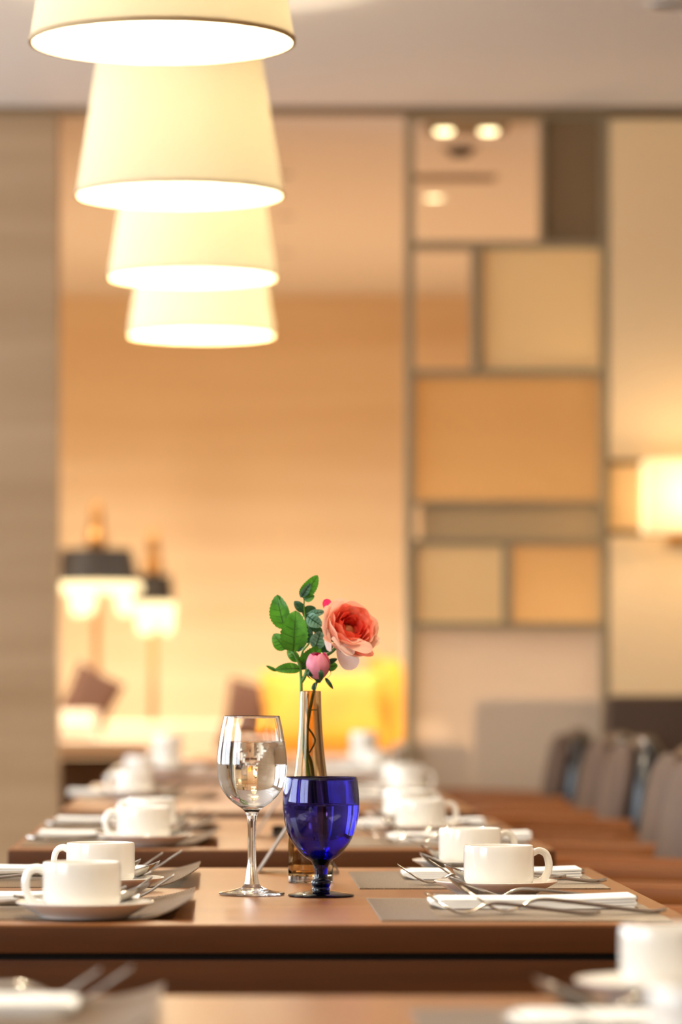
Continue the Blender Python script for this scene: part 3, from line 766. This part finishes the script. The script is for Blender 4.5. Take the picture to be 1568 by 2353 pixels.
leaf((330, 1140), (226, 1088), 8, M_leaf, -0.011, -0.012, 0.05)
leaf((570, 1090), (770, 895), 36, M_leaf, 0.006, 0.004, 0.10, 0.2)
leaf((590, 1130), (620, 960), 26, M_leafd, 0.008, 0.01)
leaf((548, 1045), (440, 925), 22, M_leaf, 0.006, 0.01)
leaf((605, 545), (508, 442), 20, M_leafd, 0.012, 0.012)
leaf((600, 595), (720, 505), 30, M_leafd, 0.014, 0.016, 0.08)
leaf((590, 600), (425, 610), 14, M_leafd, -0.002, -0.02, 0.1, 0.9)
leaf((640, 590), (790, 690), 30, M_leafb, -0.002, -0.008, 0.14, 0.2)
leaf((645, 578), (812, 545), 17, M_leafb, 0.0, 0.0, 0.12)
leaf((655, 640), (800, 790), 20, M_leafd, 0.008, 0.006)
leaf((640, 860), (650, 660), 22, M_leafd, 0.012, 0.014)
leaf((715, 915), (775, 745), 34, M_leafb, 0.004, 0.004, 0.1)
leaf((760, 930), (900, 880), 22, M_leafd, 0.012, 0.012)
leaf((835, 1100), (942, 1085), 22, M_leaf, 0.012, 0.01)
leaf((830, 1060), (938, 1020), 12, M_leafd, 0.008, 0.006)
leaf((545, 945), (640, 820), 11, M_leafb, -0.016, -0.018)
leaf((700, 1335), (712, 1255), 11, M_leafb, -0.004, -0.006)

# rose bloom: whorls of curved petals around an axis that leans to the right, up and towards the viewer
RC = loc(z3(1062, 715, -0.004))
AX = Vector((0.36, -0.78, 0.48)).normalized()
U = AX.cross(Vector((0, 0, 1))).normalized(); V = U.cross(AX).normalized()
def petal(phi, rb, rt, h, z0, aw, m, curl=0.0, parent=ro, c=RC, frame=None, nm='petal', ruf=0.04, cup=0.5):
    ax, uu, vv = frame or (AX, U, V)
    n = 10; q = 8; front = []; rnd = random.uniform(0, 6)
    for i in range(n+1):
        s = i/n; r = []
        wpf = 0.30+0.70*math.sin(PI*min(1.0, 0.12+s*0.62))
        for j in range(q+1):
            t = -1+2*j/q
            a = phi+aw*wpf*t
            rad = rb+(rt-rb)*math.sin(s*PI/2)**cup*1.0+curl*max(0, s-0.55)**2
            rad *= 1+ruf*math.sin(5*t+rnd)*s*s+0.03*t*t
            hh = z0+h*(s*(1-0.20*t*t*s))-curl*0.9*max(0, s-0.62)**2+ruf*0.10*h*math.sin(7*t+rnd)*s
            r.append(c+uu*(rad*math.cos(a))+vv*(rad*math.sin(a))+ax*hh)
        front.append(r)
    mb = MB(); mb.grid(front)
    return mb.build(nm, m, parent)
def whorl(k, ph, rb, rt, h, z0, aw, m, curl=0.0, cup=0.5):
    for i in range(k): petal(ph+2*PI*i/k+random.uniform(-0.12, 0.12), rb, rt*random.uniform(0.95, 1.05), h*random.uniform(0.93, 1.06), z0, aw, m, curl, cup=cup)
whorl(5, 0.3, 0.006, 0.0325, 0.034, -0.026, 0.80, M_pet_out, 0.022)
whorl(6, 0.9, 0.005, 0.0285, 0.040, -0.025, 0.72, M_pet_out, 0.010)
whorl(6, 0.2, 0.005, 0.0245, 0.040, -0.024, 0.70, M_pet_mid, 0.008)
whorl(6, 0.7, 0.004, 0.0205, 0.038, -0.024, 0.70, M_pet_mid, 0.0)
whorl(6, 0.1, 0.003, 0.0165, 0.035, -0.023, 0.70, M_pet_in, -0.006)
whorl(5, 0.5, 0.003, 0.0130, 0.031, -0.022, 0.75, M_pet_in, -0.006)
whorl(4, 0.2, 0.002, 0.0095, 0.026, -0.022, 0.8, M_pet_in, -0.004)
def seed_heart():
    rows = []
    for i in range(7):
        th = i/6*PI/2; rows.append([RC+AX*(-0.006+0.006*math.sin(th))+(U*math.cos(2*PI*k/16)+V*math.sin(2*PI*k/16))*(0.0085*math.cos(th)+0.0001) for k in range(16)])
    mb = MB(); mb.grid(rows, True); mb.build('rose_heart', M_core, ro)
seed_heart()
def free_petal(b, t, wd, m, db, dt, bend, tilt=0.0, fold=0.2, power=0.55):
    B = loc(z3(b[0], b[1], db)); T = loc(z3(t[0], t[1], dt)); ax = T-B; Ln = ax.length; ax.normalize()
    sd = ax.cross(Vector((0, -1, 0))).normalized(); nr = sd.cross(ax).normalized()
    R = Matrix.Rotation(tilt, 3, ax); sd = R @ sd; nr = R @ nr; hw = wd/PPM/2; n = 12; rows = []
    for i in range(n+1):
        u = i/n; pw = 0.30+0.70*math.sin(PI*min(1, 0.15+0.62*u)); pw *= 1 if u < 0.8 else math.sqrt(max(0.0, 1-((u-0.8)/0.21)**2))*0.85+0.15
        c = B+ax*Ln*u+nr*(bend*Ln*math.sin(PI*u*0.8))
        rows.append([c+sd*hw*pw*v/3+nr*(fold*hw*(v/3)**2*pw+0.0006*math.sin(7*u+2*v)) for v in range(-3, 4)])
    mb = MB(); mb.grid(rows); return mb.build('petal', m, ro)
free_petal((985, 900), (1105, 1128), 46, M_pet_pale, 0.006, -0.004, 0.10)
free_petal((850, 700), (890, 945), 24, M_pet_pale, 0.0, -0.014, 0.12, 0.9)
free_petal((905, 790), (1090, 985), 36, M_pet_pale, -0.020, -0.024, 0.06, -0.5)
free_petal((1000, 850), (1285, 945), 34, M_pet_out, -0.018, -0.026, 0.08, -0.5)
free_petal((1010, 900), (1300, 985), 26, M_pet_mid, -0.010, -0.016, 0.05, -0.6)
free_petal((885, 590), (812, 424), 24, M_pet_pink, 0.016, 0.014, 0.05, 0.3)
# calyx behind the bloom
for a in range(5):
    an = a*2*PI/5; c0 = RC+AX*(-0.027)
    mb = MB(); rows = []
    for i in range(7):
        u = i/6; r = 0.004+0.017*u; hw = 0.0045*math.sin(PI*min(1, 0.2+0.8*u))
        dirv = U*math.cos(an)+V*math.sin(an); tv = -U*math.sin(an)+V*math.cos(an)
        rows.append([c0+dirv*r+AX*(0.006*u-0.001)+tv*hw*v for v in (-1, 0, 1)])
    mb.grid(rows); mb.build('sepal', M_leafd, ro)
# bud
BC = loc(z3(752, 1225, -0.012)); bax = Vector((-0.04, -0.15, 1)).normalized(); bu = bax.cross(Vector((0, 1, 0))).normalized(); bv = bu.cross(bax).normalized()
def bud_petal(phi, aw, r, h, m, z0=0.0, nm='bud_petal'):
    rows = []
    for i in range(13):
        s = i/12; rad = r*math.sin(PI*(0.06+0.74*s))**0.75
        rr = []
        for j in range(9):
            t = -1+j/4; a = phi+aw*t*(0.55+0.45*math.sin(PI*min(1, 0.1+0.65*s)))
            rr.append(BC+bu*rad*math.cos(a)*(1+0.02*abs(t))+bv*rad*math.sin(a)*(1+0.02*abs(t))+bax*(z0+h*(s-0.10*t*t*s)))
        rows.append(rr)
    mb = MB(); mb.grid(rows); mb.build(nm, m, ro)
for i in range(5): bud_petal(0.4+i*2*PI/5, 0.85, 0.0128, 0.0305, M_pet_pink)
for i in range(4): bud_petal(-2.0+i*2*PI/4, 0.72, 0.0137+0.0003*(i % 2), 0.0315, M_bud)
bud_petal(-1.25, 0.42, 0.0143, 0.0300, M_bud)
for i in range(5): bud_petal(-1.75+i*2*PI/5, 0.20, 0.0147, 0.017, M_leafd, -0.0015, 'bud_sepal')
MB().tube([BC-bax*0.004, BC+bax*0.001, BC+bax*0.004], [0.002, 0.0055, 0.0075], 10).build('bud_hip', M_leafd, ro)
leaf((820, 1212), (897, 1320), 9, M_leafd, -0.012, -0.014, 0.18, 0.0, 0.3)
leaf((690, 1190), (640, 1120), 8, M_leafd, -0.02, -0.02, 0.1)

# ------------------------------------------------------------------ tent cards and shaker
def tent_card(xl, xr, yb, h, dp, label):
    c = (xl+xr)/2; hw = (xr-xl)/2
    t = thing('tent_card', label, 'table card', (c, yb, TZ), group='folded table cards')
    for s in (-1, 1):
        m = MB(); th = 0.0016
        n = Vector((h, 0, s*hw)).normalized()*th*s
        a = Vector((s*hw, 0, 0.0015)); b = Vector((0, 0, h))
        m.loft([[a+Vector((0, y, 0)), b+Vector((0, y, 0)), b+n+Vector((0, y, 0)), a+n+Vector((0, y, 0))] for y in (0, dp)])
        m.build('card_leaf', M_card, t, False)
d1 = depth(2008); tent_card(wx(597, d1), wx(778, d1), d1, 0.076, 0.10, 'folded grey table card standing edge-on behind the bud vase')
d2 = depth(1926); tent_card(wx(588, d2), wx(735, d2), d2, 0.078, 0.10, 'folded grey table card on the table behind the wine glass')
d3 = depth(1921)
t = thing('salt_shaker', 'tiny black-capped shaker on the table behind the wine glass', 'shaker', (wx(640, d3), d3, TZ))
MB().lathe(fine([(0, 0), (0.010, 0), (0.0105, 0.004), (0.0095, 0.008), (0, 0.0082)], 12), 20).build('body', M_white, t)
MB().lathe(fine([(0.0096, 0.0078), (0.0102, 0.011), (0.008, 0.0155), (0, 0.017)], 10), 20).build('cap', M_black, t)

# ------------------------------------------------------------------ chairs along the right
def rounded_arch(w, z0, z1, r, n=8):
    pts = [(-w/2+0.02, z0), (w/2-0.02, z0), (w/2, z0+0.02)]
    pts += [(w/2-r+r*math.cos(a), z1-r+r*math.sin(a)) for a in [PI/2*k/n for k in range(n+1)]]
    pts += [(-w/2+r-r*math.sin(a), z1-r+r*math.cos(a)) for a in [PI/2*k/n for k in range(n+1)]]
    pts += [(-w/2, z0+0.02)]
    return pts
def make_chair():
    t = thing('dining_armchair', 'x', 'chair', group='wooden armchairs along the right of the tables')
    lean = lambda z: 0.17*(z-0.45)
    def slab(nm, m, w, z0, z1, r, x0, x1, rnd, par):
        secs = []
        for (x, ins) in ((x0, rnd), (x0+rnd*0.6, rnd*0.2), (x0+rnd, 0), (x1-rnd, 0), (x1-rnd*0.6, rnd*0.2), (x1, rnd)):
            secs.append([(x+lean(z), y, z) for y, z in rounded_arch(w-2*ins, z0+ins, z1-ins, r-ins*0.6)])
        return MB().loft(secs).build(nm, m, par)
    sh = slab('back_shell', M_leather, 0.50, 0.42, 0.862, 0.14, 0.200, 0.268, 0.028, t)
    slab('back_pad', M_taupefab, 0.455, 0.462, 0.845, 0.13, 0.172, 0.210, 0.016, sh)
    MB().box(-0.14, 0.215, -0.235, 0.235, 0.36, 0.45).build('seat', M_leather, t, bevel=0.02)
    MB().box(-0.132, 0.225, -0.24, 0.24, 0.31, 0.358).build('seat_rail', M_chairwood, t, bevel=0.004)
    for s in (-1, 1):
        y = s*0.272
        a = smooth_path([(-0.125, y, 0.650), (-0.05, y, 0.664), (0.08, y, 0.662), (0.245, y, 0.655)], 4)
        secs = []
        for k, p in enumerate(a):
            u = k/(len(a)-1); hw = 0.024*(1-0.15*u); hh = 0.017
            secs.append([(p.x, p.y+hw*cx, p.z+hh*cz) for cx, cz in ((-1, -0.6), (-0.7, -1), (0.7, -1), (1, -0.6), (1, 0.5), (0.7, 1), (-0.7, 1), (-1, 0.5))])
        MB().loft(secs).build('armrest', M_chairwood, t)
        for (xa, xb, z1) in ((-0.115, -0.10, 0.640), (0.27, 0.235, 0.645)):
            MB().loft([[(xx+dx*q, y+dy*q, z) for dx, dy in ((-0.02, -0.018), (0.02, -0.018), (0.02, 0.018), (-0.02, 0.018))] for xx, z, q in ((xa, 0, 0.75), (xa*0.5+xb*0.5, 0.33, 1.0), (xb, z1, 1.0))]).build('leg', M_chairwood, t, bevel=0.002)
        MB().box(-0.085, 0.225, y-0.012, y+0.012, 0.315, 0.355).build('side_rail', M_chairwood, t, bevel=0.002)
    return t
CH = make_chair()
CHL = [(5.50, 0.62, 'nearest visible armchair at the right, only its wooden arms showing'), (6.15, 0.63, 'second armchair at right, its back cut by the frame edge'),
       (7.08, 0.615, 'armchair at the right edge, back partly cut off'), (7.76, 0.650, 'fourth armchair from the front, dark back with bright strip'),
       (9.14, 0.700, 'fifth armchair from the front, rounded taupe back with dark edge'), (9.80, 0.710, 'sixth armchair from the front, bright strip down its dark back'),
       (10.98, 0.715, 'farthest armchair in front of the divider, dark narrow back')]
for i, (y, x, lab) in enumerate(CHL):
    inst(CH, (x, y, 0), 0.015*((i % 3)-1), lab)
